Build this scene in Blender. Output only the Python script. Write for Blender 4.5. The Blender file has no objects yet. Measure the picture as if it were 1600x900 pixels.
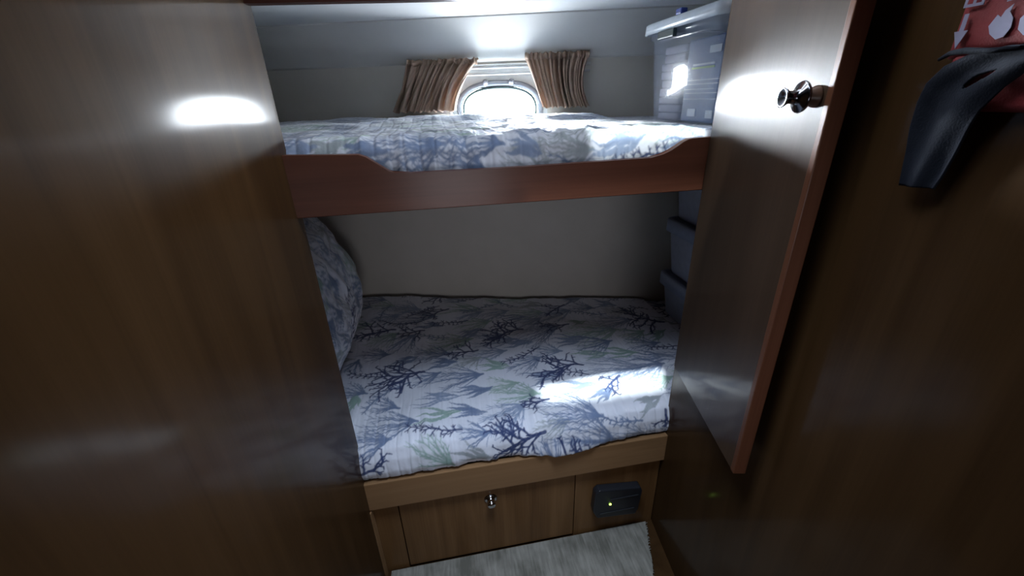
import bpy, bmesh, math, random
import numpy as np
from mathutils import Vector, Matrix

# ------------------------------------------------------------------ camera
scene = bpy.context.scene
COL = scene.collection
cam_d = bpy.data.cameras.new('camera')
cam = bpy.data.objects.new('camera', cam_d); COL.objects.link(cam)
scene.camera = cam
cam_d.sensor_width = 36.0; cam_d.sensor_fit = 'HORIZONTAL'
cam_d.lens = 36.0 * 650.0 / 1600.0
cam_d.clip_start = 0.01
right = Vector((0.9838105, -0.17669575, -0.02992508))
down = Vector((-0.10000294, -0.40270699, -0.90984971))
fwd = Vector((0.14871554, 0.89811229, -0.41385746))
# rows given as world = M @ cam, so the columns are right, down, forward
R = Matrix(((0.9838105, 0.10000294, -0.14871554),
            (-0.17669575, 0.40270699, -0.89811229),
            (-0.02992508, 0.90984971, 0.41385746)))
cam.matrix_world = Matrix.Translation((0, 0, 1.52)) @ R.to_4x4()

# ------------------------------------------------------------------ world: a bright overcast sky outside
SKY_HORIZON, SKY_ZENITH = 62.0, 7.0
w = bpy.data.worlds.new('sky'); scene.world = w; w.use_nodes = True
bg = w.node_tree.nodes['Background']
bg.inputs[0].default_value = (0.84, 0.92, 1.0, 1)
_nt = w.node_tree
_tc = _nt.nodes.new('ShaderNodeTexCoord'); _sx = _nt.nodes.new('ShaderNodeSeparateXYZ'); _mr = _nt.nodes.new('ShaderNodeMapRange')
_mr.inputs['From Min'].default_value = 0.50; _mr.inputs['From Max'].default_value = 0.85
_mr.inputs['To Min'].default_value = SKY_HORIZON; _mr.inputs['To Max'].default_value = SKY_ZENITH
_nt.links.new(_tc.outputs['Generated'], _sx.inputs[0]); _nt.links.new(_sx.outputs['Z'], _mr.inputs['Value']); # added sky glow on the porthole side, brightens the upper mattress
_dp = _nt.nodes.new('ShaderNodeVectorMath'); _dp.operation = 'DOT_PRODUCT'
_dp.inputs[1].default_value = tuple(Vector((-0.08, 0.99, 0.085)).normalized())
_gl = _nt.nodes.new('ShaderNodeMapRange'); _gl.interpolation_type = 'SMOOTHSTEP'
_gl.inputs['From Min'].default_value = 0.972; _gl.inputs['From Max'].default_value = 0.996
_gl.inputs['To Min'].default_value = 0.0; _gl.inputs['To Max'].default_value = 1150.0
_ad = _nt.nodes.new('ShaderNodeMath'); _ad.operation = 'ADD'
_nt.links.new(_tc.outputs['Generated'], _dp.inputs[0]); _nt.links.new(_dp.outputs['Value'], _gl.inputs['Value'])
_nt.links.new(_mr.outputs[0], _ad.inputs[0]); _nt.links.new(_gl.outputs[0], _ad.inputs[1]); _nt.links.new(_ad.outputs[0], bg.inputs[1])

def light(name, kind, loc, rot, energy, color=(1, 1, 1), size=None, size_y=None, portal=False, angle=None):
    d = bpy.data.lights.new(name, kind); d.energy = energy; d.color = color
    if kind == 'AREA':
        d.shape = 'RECTANGLE'; d.size = size; d.size_y = size_y
        d.cycles.is_portal = portal
    if angle is not None: d.angle = angle
    o = bpy.data.objects.new(name, d); COL.objects.link(o)
    o.location = loc; o.rotation_euler = rot
    return o

# sun through the small hatch over the berth front
sun_dir = Vector((0.12, 0.28, -1.0)).normalized()
sun = light('sun', 'SUN', (0, 0, 4), (0, 0, 0), 10.0, (0.93, 1.0, 0.97), angle=math.radians(3.2))
sun.rotation_euler = sun_dir.to_track_quat('-Z', 'Y').to_euler()

# hull plane: Y = 2.03 - 0.26 X
HN = Vector((-0.26, -1.0, 0)).normalized()      # points into the room
HE = Vector((1.0, -0.26, 0)).normalized()
def hp(x, off, z):
    """point on the hull side at world x, moved 'off' into the room"""
    return Vector((x, 2.03 - 0.26 * x, z)) + HN * off

HATCH1 = (0.12, 0.62, 0.69, 0.80)  # unseen hatch, split in two so the sun misses the upper board
HATCH3 = (0.31, 0.62, 0.842, 0.955)     # x0,x1,y0,y1
HATCH2 = (-0.16, 0.34, 0.12, 0.48)  # unused, no opening is cut for the ceiling fill
light('portal_hatch_front', 'AREA', (0.37, 0.82, 2.03), (0, 0, 0), 1, size=0.54, size_y=0.29, portal=True)
rear = light('ceiling_fill_light', 'AREA', (0.14, 0.52, 1.945), (0, 0, 0), 4.6, (0.70, 0.82, 1.0), size=0.44, size_y=0.30)  # added fill lamp under the closed ceiling, brightens the lower bed
cabin = light('cabin_fill_light', 'AREA', (0.12, -0.93, 0.98), (math.radians(88), 0, 0), 0.9, (0.92, 0.92, 1.0), size=0.55, size_y=0.45)  # added fill lamp behind the camera, brightens the lower back wall
cabin.data.spread = math.radians(60)
rear.data.spread = math.radians(82)
pw = light('portal_porthole', 'AREA', hp(0.30, -0.12, 1.47), (0, 0, 0), 1, size=0.42, size_y=0.30, portal=True)
pw.rotation_euler = HN.to_track_quat('-Z', 'Z').to_euler()

scene.view_settings.view_transform = 'Standard'
scene.view_settings.look = 'None'
scene.view_settings.gamma = 1.0
scene.view_settings.use_curve_mapping = False
scene.view_settings.exposure = 0.0

# ------------------------------------------------------------------ materials
def lin(c):
    return tuple(((v / 12.92) if v <= 0.04045 else ((v + 0.055) / 1.055) ** 2.4) for v in c)

def base_mat(name):
    m = bpy.data.materials.new(name); m.use_nodes = True
    return m, m.node_tree, m.node_tree.nodes['Principled BSDF']

def noise_mat(name, c1, c2, scale=(1, 1, 1), nscale=8, rough=0.5, bump=0.0, bscale=60, metal=0.0, coat=0.0, spec=0.5, detail=4, bstretch=None):
    m, nt, b = base_mat(name)
    tc = nt.nodes.new('ShaderNodeTexCoord'); mp = nt.nodes.new('ShaderNodeMapping')
    mp.inputs['Scale'].default_value = scale
    n = nt.nodes.new('ShaderNodeTexNoise'); n.inputs['Scale'].default_value = nscale; n.inputs['Detail'].default_value = detail
    r = nt.nodes.new('ShaderNodeValToRGB')
    r.color_ramp.elements[0].color = (*c1, 1); r.color_ramp.elements[1].color = (*c2, 1)
    r.color_ramp.elements[0].position = 0.3; r.color_ramp.elements[1].position = 0.7
    nt.links.new(tc.outputs['Object'], mp.inputs[0]); nt.links.new(mp.outputs[0], n.inputs['Vector'])
    nt.links.new(n.outputs['Fac'], r.inputs[0]); nt.links.new(r.outputs[0], b.inputs['Base Color'])
    b.inputs['Roughness'].default_value = rough; b.inputs['Metallic'].default_value = metal
    b.inputs['Coat Weight'].default_value = coat; b.inputs['Coat Roughness'].default_value = 0.1
    b.inputs['Specular IOR Level'].default_value = spec
    if bump > 0:
        n2 = nt.nodes.new('ShaderNodeTexNoise'); n2.inputs['Scale'].default_value = bscale
        if bstretch:
            mp2 = nt.nodes.new('ShaderNodeMapping'); mp2.inputs['Scale'].default_value = bstretch
            nt.links.new(tc.outputs['Object'], mp2.inputs[0]); nt.links.new(mp2.outputs[0], n2.inputs['Vector'])
        else:
            nt.links.new(tc.outputs['Object'], n2.inputs['Vector'])
        bp = nt.nodes.new('ShaderNodeBump'); bp.inputs['Strength'].default_value = bump; bp.inputs['Distance'].default_value = 0.002
        nt.links.new(n2.outputs['Fac'], bp.inputs['Height']); nt.links.new(bp.outputs[0], b.inputs['Normal'])
    return m

def wood_mat(name, dark, mid, light_, axis='Z', rough=0.38, coat=0.6, coat_rough=0.10, spec=0.06):
    """varnished wood with the grain running along 'axis'"""
    m, nt, b = base_mat(name)
    tc = nt.nodes.new('ShaderNodeTexCoord'); mp = nt.nodes.new('ShaderNodeMapping')
    s = [9.0, 9.0, 9.0]; s['XYZ'.index(axis)] = 0.7
    mp.inputs['Scale'].default_value = s
    nt.links.new(tc.outputs['Object'], mp.inputs[0])
    n = nt.nodes.new('ShaderNodeTexNoise'); n.inputs['Scale'].default_value = 1.6; n.inputs['Detail'].default_value = 6; n.inputs['Distortion'].default_value = 0.6
    nt.links.new(mp.outputs[0], n.inputs['Vector'])
    mp2 = nt.nodes.new('ShaderNodeMapping'); s2 = [150.0] * 3; s2['XYZ'.index(axis)] = 3.0
    mp2.inputs['Scale'].default_value = s2; nt.links.new(tc.outputs['Object'], mp2.inputs[0])
    f = nt.nodes.new('ShaderNodeTexNoise'); f.inputs['Scale'].default_value = 1.5; f.inputs['Detail'].default_value = 3
    nt.links.new(mp2.outputs[0], f.inputs['Vector'])
    mx = nt.nodes.new('ShaderNodeMath'); mx.operation = 'MULTIPLY_ADD'; mx.inputs[1].default_value = 0.28
    nt.links.new(f.outputs['Fac'], mx.inputs[0]); nt.links.new(n.outputs['Fac'], mx.inputs[2])
    r = nt.nodes.new('ShaderNodeValToRGB'); e = r.color_ramp.elements
    e[0].position = 0.45; e[0].color = (*dark, 1); e[1].position = 0.85; e[1].color = (*light_, 1)
    k = e.new(0.64); k.color = (*mid, 1)
    nt.links.new(mx.outputs[0], r.inputs[0]); nt.links.new(r.outputs[0], b.inputs['Base Color'])
    b.inputs['Roughness'].default_value = rough
    b.inputs['Specular IOR Level'].default_value = spec
    b.inputs['Coat Weight'].default_value = coat; b.inputs['Coat Roughness'].default_value = coat_rough
    return m

def plain(name, c, rough=0.5, metal=0.0, alpha=1.0, emit=None, estr=0, coat=0.0, sheen=0.0, trans=0.0):
    m, nt, b = base_mat(name)
    # a faint procedural mottle keeps every surface from being dead flat
    tc = nt.nodes.new('ShaderNodeTexCoord'); n = nt.nodes.new('ShaderNodeTexNoise'); n.inputs['Scale'].default_value = 40
    mx = nt.nodes.new('ShaderNodeMixRGB'); mx.blend_type = 'MULTIPLY'; mx.inputs[0].default_value = 0.25
    mx.inputs[1].default_value = (*c, 1)
    nt.links.new(tc.outputs['Object'], n.inputs['Vector']); nt.links.new(n.outputs['Fac'], mx.inputs[2])
    nt.links.new(mx.outputs[0], b.inputs['Base Color'])
    b.inputs['Roughness'].default_value = rough; b.inputs['Metallic'].default_value = metal; b.inputs['Alpha'].default_value = alpha
    b.inputs['Coat Weight'].default_value = coat; b.inputs['Transmission Weight'].default_value = trans
    if emit:
        b.inputs['Emission Color'].default_value = (*emit, 1); b.inputs['Emission Strength'].default_value = estr
    return m

M = {}
M['bulkhead'] = wood_mat('varnished_bulkhead', (.038, .0185, .0070), (.050, .025, .0096), (.061, .031, .0124), 'Z', 0.42, 0.30, 0.12)
M['door'] = wood_mat('varnished_door', (.042, .024, .0145), (.050, .029, .0175), (.060, .035, .022), 'Z', 0.42, 0.36, 0.10)
M['edge'] = wood_mat('red_edge_wood', (.085, .032, .017), (.11, .042, .022), (.14, .055, .03), 'Z', 0.45, 0.15, 0.25)
M['board'] = wood_mat('reddish_board', (.085, .031, .019), (.105, .039, .024), (.125, .047, .029), 'X', 0.42, 0.3, 0.25)
M['base_board'] = wood_mat('honey_board', (.22, .125, .06), (.27, .155, .075), (.31, .18, .09), 'X', 0.42, 0.3, 0.25)
M['base_panel'] = wood_mat('teak_panel', (.135, .066, .025), (.18, .092, .036), (.24, .128, .054), 'Z', 0.42, 0.3, 0.25)
M['dark_trim'] = wood_mat('dark_header', (.07, .026, .02), (.09, .034, .026), (.11, .042, .03), 'X', 0.45, 0.2, 0.3)
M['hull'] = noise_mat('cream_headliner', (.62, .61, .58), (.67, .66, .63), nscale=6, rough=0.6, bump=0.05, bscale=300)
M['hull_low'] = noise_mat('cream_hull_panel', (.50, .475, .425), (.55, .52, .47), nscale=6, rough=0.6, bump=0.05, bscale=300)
M['ceil'] = noise_mat('white_ceiling', (.74, .75, .75), (.78, .79, .79), nscale=6, rough=0.6)
M['white'] = plain('white_plastic_frame', (.75, .75, .74), 0.35)
M['grey_metal'] = plain('dull_grey_metal', (.24, .24, .27), 0.4, 0.5)
M['chrome'] = plain('chrome', (.72, .72, .75), 0.12, 1.0)
M['dark_chrome'] = plain('dark_chrome', (.20, .20, .22), 0.15, 1.0)
M['stem'] = plain('brown_reflection_stem', (.10, .05, .03), 0.35)  # dark brown reflection put into the knob collar's colour
M['black'] = plain('black_plastic', (.018, .02, .026), 0.35)
M['led'] = plain('green_led', (.2, .6, .1), 0.4, emit=(.55, 1.0, .12), estr=5)
M['red'] = noise_mat('red_woven_fabric', (.17, .010, .013), (.21, .013, .017), nscale=30, rough=0.7, bump=0.3, bscale=500)
M['print'] = plain('white_print', (.30, .29, .42), 0.6)
M['navy'] = noise_mat('navy_black_cloth', (.010, .012, .019), (.016, .019, .027), nscale=20, rough=0.85, bump=0.3, bscale=400, spec=0.12)
M['carpet'] = None
M['bin_clear'] = plain('frosted_clear_plastic', (.45, .52, .66), 0.22, alpha=0.20, coat=1.0)
M['bin_lid'] = plain('milky_lid_plastic', (.72, .80, .90), 0.3, alpha=0.93, coat=0.3)
M['bin_smoke'] = plain('blue_grey_plastic', (.46, .52, .68), 0.32, alpha=0.88, coat=0.3)
M['bin_smoke_lid'] = plain('slate_blue_lid', (.32, .40, .58), 0.35, coat=0.3)
M['blue_clip'] = plain('blue_plastic', (.03, .06, .32), 0.4)
M['dark_latch'] = plain('dark_green_latch', (.03, .05, .05), 0.4)
M['box_blue'] = plain('dark_blue_card', (.03, .085, .24), 0.5)
M['strip_white'] = plain('pale_label', (.55, .62, .72), 0.5)
M['strip_green'] = plain('lime_label', (.30, .50, .10), 0.5)
M['paper'] = plain('pale_folded_cloth', (.50, .49, .58), 0.8)
M['wire'] = plain('dark_hook', (.03, .03, .03), 0.4)

def curtain_mat():
    m, nt, b = base_mat('brown_curtain_cloth')
    tc = nt.nodes.new('ShaderNodeTexCoord'); n = nt.nodes.new('ShaderNodeTexNoise'); n.inputs['Scale'].default_value = 14; n.inputs['Detail'].default_value = 5
    r = nt.nodes.new('ShaderNodeValToRGB'); e = r.color_ramp.elements
    e[0].position = .3; e[0].color = (.38, .27, .205, 1); e[1].position = .75; e[1].color = (.54, .40, .31, 1)
    nt.links.new(tc.outputs['Object'], n.inputs['Vector']); nt.links.new(n.outputs['Fac'], r.inputs[0])
    nt.links.new(r.outputs[0], b.inputs['Base Color']); b.inputs['Roughness'].default_value = 0.85
    tr = nt.nodes.new('ShaderNodeBsdfTranslucent'); nt.links.new(r.outputs[0], tr.inputs['Color'])
    mx = nt.nodes.new('ShaderNodeMixShader'); mx.inputs[0].default_value = 0.35
    out = nt.nodes['Material Output']
    nt.links.new(b.outputs[0], mx.inputs[1]); nt.links.new(tr.outputs[0], mx.inputs[2]); nt.links.new(mx.outputs[0], out.inputs[0])
    return m
M['curtain'] = curtain_mat()

def fabric_mat():
    m, nt, b = base_mat('coral_print_cotton')
    a = nt.nodes.new('ShaderNodeAttribute'); a.attribute_name = 'print'
    nt.links.new(a.outputs['Color'], b.inputs['Base Color']); b.inputs['Roughness'].default_value = 0.85
    b.inputs['Specular IOR Level'].default_value = 0.2
    b.inputs['Sheen Weight'].default_value = 0.5; b.inputs['Sheen Roughness'].default_value = 0.35
    tc = nt.nodes.new('ShaderNodeTexCoord'); n = nt.nodes.new('ShaderNodeTexNoise'); n.inputs['Scale'].default_value = 55; n.inputs['Detail'].default_value = 3
    bp = nt.nodes.new('ShaderNodeBump'); bp.inputs['Strength'].default_value = 0.35; bp.inputs['Distance'].default_value = 0.004
    nt.links.new(tc.outputs['Object'], n.inputs['Vector']); nt.links.new(n.outputs['Fac'], bp.inputs['Height']); nt.links.new(bp.outputs[0], b.inputs['Normal'])
    return m
M['fabric'] = fabric_mat()

def carpet_mat():
    m, nt, b = base_mat('grey_ribbed_carpet')
    tc = nt.nodes.new('ShaderNodeTexCoord')
    mp = nt.nodes.new('ShaderNodeMapping'); mp.inputs['Scale'].default_value = (1.0, .12, 1)
    mp.inputs['Rotation'].default_value = (0, 0, math.radians(-8))
    nt.links.new(tc.outputs['Object'], mp.inputs[0])
    n1 = nt.nodes.new('ShaderNodeTexNoise'); n1.inputs['Scale'].default_value = 110; n1.inputs['Detail'].default_value = 3
    nt.links.new(mp.outputs[0], n1.inputs['Vector'])
    n2 = nt.nodes.new('ShaderNodeTexNoise'); n2.inputs['Scale'].default_value = 9; n2.inputs['Detail'].default_value = 6
    nt.links.new(tc.outputs['Object'], n2.inputs['Vector'])
    mm = nt.nodes.new('ShaderNodeMath'); mm.operation = 'MULTIPLY_ADD'; mm.inputs[1].default_value = .6
    nt.links.new(n1.outputs['Fac'], mm.inputs[0]); nt.links.new(n2.outputs['Fac'], mm.inputs[2])
    r = nt.nodes.new('ShaderNodeValToRGB'); e = r.color_ramp.elements
    e[0].position = .6; e[0].color = (.13, .125, .105, 1); e[1].position = 1.0; e[1].color = (.31, .30, .265, 1)
    nt.links.new(mm.outputs[0], r.inputs[0]); nt.links.new(r.outputs[0], b.inputs['Base Color']); b.inputs['Roughness'].default_value = .95
    bp = nt.nodes.new('ShaderNodeBump'); bp.inputs['Strength'].default_value = .8; bp.inputs['Distance'].default_value = .004
    nt.links.new(mm.outputs[0], bp.inputs['Height']); nt.links.new(bp.outputs[0], b.inputs['Normal'])
    return m
M['carpet'] = carpet_mat()

# ------------------------------------------------------------------ mesh helpers
def link(name, bm, m, parent=None, smooth=False, recalc=True):
    if recalc: bmesh.ops.recalc_face_normals(bm, faces=bm.faces[:])
    me = bpy.data.meshes.new(name); bm.to_mesh(me); bm.free()
    o = bpy.data.objects.new(name, me); COL.objects.link(o)
    if m: me.materials.append(m)
    if smooth:
        for p in me.polygons: p.use_smooth = True
    if parent: o.parent = parent
    return o

def bevel(bm, w, seg=2):
    bmesh.ops.bevel(bm, geom=bm.edges[:], offset=w, segments=seg, profile=.6, affect='EDGES', clamp_overlap=True)

def add_box(bm, x0, x1, y0, y1, z0, z1):
    v = [bm.verts.new((x, y, z)) for x in (x0, x1) for y in (y0, y1) for z in (z0, z1)]
    for f in ((0, 1, 3, 2), (4, 6, 7, 5), (0, 4, 5, 1), (2, 3, 7, 6), (0, 2, 6, 4), (1, 5, 7, 3)):
        bm.faces.new([v[i] for i in f])

def box(x0, x1, y0, y1, z0, z1, bv=0.0, seg=2):
    bm = bmesh.new(); add_box(bm, x0, x1, y0, y1, z0, z1)
    if bv: bevel(bm, bv, seg)
    return bm

def prism(pts, d):
    """closed outline (3-D points) pushed along vector d"""
    bm = bmesh.new(); d = Vector(d)
    a = [bm.verts.new(Vector(p)) for p in pts]; b = [bm.verts.new(Vector(p) + d) for p in pts]
    bm.faces.new(a); bm.faces.new(b[::-1]); n = len(a)
    for i in range(n): bm.faces.new((a[i], b[i], b[(i + 1) % n], a[(i + 1) % n]))
    return bm

def lathe(profile, origin, axis, seg=40, bm=None):
    bm = bm or bmesh.new(); q = Vector(axis).normalized().to_track_quat('Z', 'Y'); o = Vector(origin)
    rings = []
    for r, h in profile:
        rings.append([bm.verts.new(o + q @ Vector((max(r, 1e-5) * math.cos(a), max(r, 1e-5) * math.sin(a), h)))
                      for a in [2 * math.pi * k / seg for k in range(seg)]])
    for i in range(len(rings) - 1):
        for k in range(seg):
            bm.faces.new((rings[i][k], rings[i][(k + 1) % seg], rings[i + 1][(k + 1) % seg], rings[i + 1][k]))
    bm.faces.new(rings[0][::-1]); bm.faces.new(rings[-1])
    return bm

def tube(pts, r, seg=10, bm=None, closed=False):
    bm = bm or bmesh.new(); pts = [Vector(p) for p in pts]; rings = []; n = len(pts)
    for i, p in enumerate(pts):
        t = (pts[(i + 1) % n] - pts[i - 1]) if closed else (pts[min(i + 1, n - 1)] - pts[max(i - 1, 0)])
        q = t.normalized().to_track_quat('Z', 'Y')
        rr = r[i] if isinstance(r, (list, tuple)) else r
        rings.append([bm.verts.new(p + q @ Vector((rr * math.cos(2 * math.pi * k / seg), rr * math.sin(2 * math.pi * k / seg), 0))) for k in range(seg)])
    for i in range(n if closed else n - 1):
        for k in range(seg):
            bm.faces.new((rings[i][k], rings[i][(k + 1) % seg], rings[(i + 1) % n][(k + 1) % seg], rings[(i + 1) % n][k]))
    if not closed: bm.faces.new(rings[0][::-1]); bm.faces.new(rings[-1])
    return bm

def empty(name, loc, label, cat, group=None):
    o = bpy.data.objects.new(name, None); COL.objects.link(o); o.location = loc
    o['label'] = label; o['category'] = cat
    if group: o['group'] = group
    o.empty_display_size = .05
    return o

def part(name, bm, m, parent, smooth=False):
    """mesh given in world coordinates, hung under its thing"""
    ofs = Vector((0, 0, 0)); p = parent
    while p is not None: ofs += Vector(p.location); p = p.parent
    bmesh.ops.translate(bm, verts=bm.verts[:], vec=-ofs)
    return link(name, bm, m, parent, smooth)

def tag(o, label, cat, group=None):
    o['label'] = label; o['category'] = cat
    if group: o['group'] = group
    return o

def struct(name, bm, m, smooth=False):
    o = link(name, bm, m, None, smooth); o['kind'] = 'structure'; return o

# ------------------------------------------------------------------ the setting
struct('floor', box(-.78, 1.40, -1.0, 2.35, -.04, 0), M['bulkhead'])
# ceiling slab with two hatch openings
def slab_with_holes(x0, x1, y0, y1, z0, z1, holes):
    xs = sorted({x0, x1, *[h[0] for h in holes], *[h[1] for h in holes]})
    ys = sorted({y0, y1, *[h[2] for h in holes], *[h[3] for h in holes]})
    bm = bmesh.new()
    def solid(i, j):
        if i < 0 or j < 0 or i >= len(xs) - 1 or j >= len(ys) - 1: return False
        cx, cy = (xs[i] + xs[i + 1]) / 2, (ys[j] + ys[j + 1]) / 2
        return not any(h[0] < cx < h[1] and h[2] < cy < h[3] for h in holes)
    cache = {}
    def V(i, j, z):
        k = (i, j, z)
        if k not in cache: cache[k] = bm.verts.new((xs[i], ys[j], z))
        return cache[k]
    for i in range(len(xs) - 1):
        for j in range(len(ys) - 1):
            if not solid(i, j): continue
            bm.faces.new([V(i, j, z0), V(i, j + 1, z0), V(i + 1, j + 1, z0), V(i + 1, j, z0)])
            bm.faces.new([V(i, j, z1), V(i + 1, j, z1), V(i + 1, j + 1, z1), V(i, j + 1, z1)])
            for di, dj, a, b in ((-1, 0, (i, j), (i, j + 1)), (1, 0, (i + 1, j), (i + 1, j + 1)), (0, -1, (i, j), (i + 1, j)), (0, 1, (i, j + 1), (i + 1, j + 1))):
                if not solid(i + di, j + dj):
                    bm.faces.new([V(*a, z0), V(*b, z0), V(*b, z1), V(*a, z1)])
    return bm
struct('ceiling', slab_with_holes(-.75, .75, -1.0, .985, 1.95, 1.99, [HATCH1, HATCH3]), M['ceil'])
# left bulkhead: the big glossy panel
struct('wall_left', prism([(-.318, 1.004, 0), (-.388, -1.0, 0), (-.43, -1.0, 0), (-.36, 1.004, 0)], (0, 0, 1.95)), M['bulkhead'])
struct('trim_1', prism([(-.3135, .999, 0), (-.3155, .975, 0), (-.3195, .975, 0), (-.3185, .999, 0)], (0, 0, .335)), M['base_board'])
# right bulkhead: runs from the berth corner towards the viewer
def bx(y, off=0.0): return .689 + .1 * (y - 1.0) - off
struct('wall_right', prism([(bx(1.004), 1.004, 0), (bx(-1), -1.0, 0), (bx(-1) + .05, -1.0, 0), (bx(1.004) + .05, 1.004, 0)], (0, 0, 1.95)), M['bulkhead'])
struct('wall_rear', box(-.75, .75, -1.04, -1.0, 0, 1.99), M['bulkhead'])
# closures in front of the berth ends, outside the opening
struct('wall_front_left', box(-.76, -.322, 1.004, 1.03, 0, 1.99), M['bulkhead'])
struct('wall_front_right', box(.690, 1.36, 1.0045, 1.010, 0, 1.99), M['bulkhead'])
struct('trim_2', prism([(-.322, .984, 1.694), (.655, .984, 1.712), (.655, .984, 1.99), (-.322, .984, 1.99)], (0, .022, 0)), M['dark_trim'])
struct('trim_3', box(.6555, .70, .984, 1.0035, 1.79, 1.94), M['dark_trim'])
struct('wall_berth_left', box(-.76, -.72, 1.03, 2.30, 0, 1.90), M['hull'])
struct('wall_berth_right', box(1.32, 1.36, 1.03, 1.80, 0, 1.90), M['hull'])

# hull side with the porthole recess
WX0, WX1, WZ0, WZ1 = 0.085, 0.495, 1.33, 1.655
def hull_wall():
    bm = bmesh.new()
    xs = [-.74, WX0, WX1, 1.36]; zs = [0, WZ0, WZ1, 1.668]
    g = [[bm.verts.new(hp(x, 0, z)) for z in zs] for x in xs]
    h = [[bm.verts.new(hp(x, -.03, z)) for z in zs] for x in xs]
    for i in range(3):
        for j in range(3):
            if i == 1 and j == 1: continue
            bm.faces.new((g[i][j], g[i + 1][j], g[i + 1][j + 1], g[i][j + 1]))
            bm.faces.new((h[i][j], h[i][j + 1], h[i + 1][j + 1], h[i + 1][j]))
    for a, b in (((1, 1), (2, 1)), ((2, 1), (2, 2)), ((2, 2), (1, 2)), ((1, 2), (1, 1))):
        bm.faces.new((g[a[0]][a[1]], g[b[0]][b[1]], h[b[0]][b[1]], h[a[0]][a[1]]))
    return bm
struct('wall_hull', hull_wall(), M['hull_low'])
# sloping headliner over the window, smooth curve up to the crease, then the berth ceiling
def headliner():
    bm = bmesh.new(); prof = [(-.03, 1.655), (.0, 1.663), (.012, 1.668), (.03, 1.682), (.07, 1.712), (.12, 1.748), (.19, 1.795), (.19, 1.83), (-.03, 1.83)]
    r = [[bm.verts.new(hp(x, o, z)) for (o, z) in prof] for x in (-.74, 1.36)]
    n = len(prof)
    for k in range(n): bm.faces.new((r[0][k], r[1][k], r[1][(k + 1) % n], r[0][(k + 1) % n]))
    bm.faces.new(r[0]); bm.faces.new(r[1][::-1])
    return bm
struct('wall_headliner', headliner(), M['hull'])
bmc = prism([(-.76, 1.006, 1.80), (1.36, 1.006, 1.80), tuple(hp(1.36, -.03, 1.80)), tuple(hp(-.76, -.03, 1.80))], (0, 0, .05))
struct('ceiling_berth', bmc, M['ceil'])

# window_1 : recess lining, outer skin with an oval hole, oval frame, dogs, rails
win = struct('window_1', (lambda: (lambda bm: bm)(bmesh.new()))(), None) if False else None
OC = (0.290, 1.474); OA, OB = .184, .112       # oval centre (x, z) and half sizes (in hull metres)
def oval(t, a, b, p=2.5):
    c, s = math.cos(t), math.sin(t)
    return a * math.copysign(abs(c) ** (2 / p), c), b * math.copysign(abs(s) ** (2 / p), s)
def window_skin():
    """recess lining plus the outer panel pierced by an oval"""
    bm = bmesh.new(); N = 64; D = -.06
    rect = []
    cx = (WX0 + WX1) / 2; cz = (WZ0 + WZ1) / 2; ha = (WX1 - WX0) / 2; hb = (WZ1 - WZ0) / 2
    for k in range(N):
        t = 2 * math.pi * (k + .5) / N; c, s = math.cos(t), math.sin(t); m_ = max(abs(c) , abs(s))
        rect.append((cx + ha * c / m_, cz + hb * s / m_))
    outer_in = [bm.verts.new(hp(x, -.028, z)) for x, z in rect]
    outer_out = [bm.verts.new(hp(x, D, z)) for x, z in rect]
    ov = []
    for k in range(N):
        t = 2 * math.pi * (k + .5) / N; a, b = oval(t, OA, OB); ov.append((OC[0] + a * HE.x, OC[1] + b))
    hole = [bm.verts.new(hp(x, D, z)) for x, z in ov]
    hole2 = [bm.verts.new(hp(x, D - .03, z)) for x, z in ov]
    out2 = [bm.verts.new(hp(x, D - .03, z)) for x, z in rect]
    for k in range(N):
        j = (k + 1) % N
        bm.faces.new((outer_in[k], outer_in[j], outer_out[j], outer_out[k]))
        bm.faces.new((outer_out[k], outer_out[j], hole[j], hole[k]))
        bm.faces.new((hole[k], hole[j], hole2[j], hole2[k]))
        bm.faces.new((hole2[k], hole2[j], out2[j], out2[k]))
    return bm
win = struct('window_1', window_skin(), M['white'])
def ring(a, b, off, r, seg=80):
    pts = []
    for k in range(seg):
        x, z = oval(2 * math.pi * k / seg, a, b); pts.append(hp(OC[0] + x * HE.x, off, OC[1] + z))
    return tube(pts, r, 10, closed=True)
bm = ring(OA - .002, OB - .002, -.052, .013); part('window_frame', bm, M['grey_metal'], win, True)
bm = ring(OA - .022, OB - .020, -.048, .006); part('window_gasket', bm, M['dark_latch'], win, True)
for dx in (-.055, .055):
    c = hp(OC[0] + dx, -.038, OC[1] + OB + .002)
    b2 = lathe([(.011, 0), (.012, .006), (.012, .012), (.007, .016), (.006, .026), (.0, .028)], c + HN * -.004, HN, 24)
    tube([c + HN * .014 + Vector((0, 0, -.018)), c + HN * .016, c + HN * .014 + HE * .012 + Vector((0, 0, .008))], [.003, .0045, .003], 8, b2)
    part('dog_latch', b2, M['grey_metal'], win, True)
# two white curtain rails across the recess
def rail(z, off, r):
    return tube([hp(WX0 - .16, off, z), hp(WX0 + .1, off, z), hp(WX1 - .1, off, z), hp(WX1 + .17, off, z)], r, 12)
rl = tag(link('curtain_rail', rail(1.643, .012, .006), M['white'], None, True), 'white upper curtain rail across the top of the porthole', 'curtain rail')
rl2 = tag(link('curtain_rail', rail(1.618, .010, .005), M['white'], None, True), 'thin white lower curtain rail just under the upper one', 'curtain rail')

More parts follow.
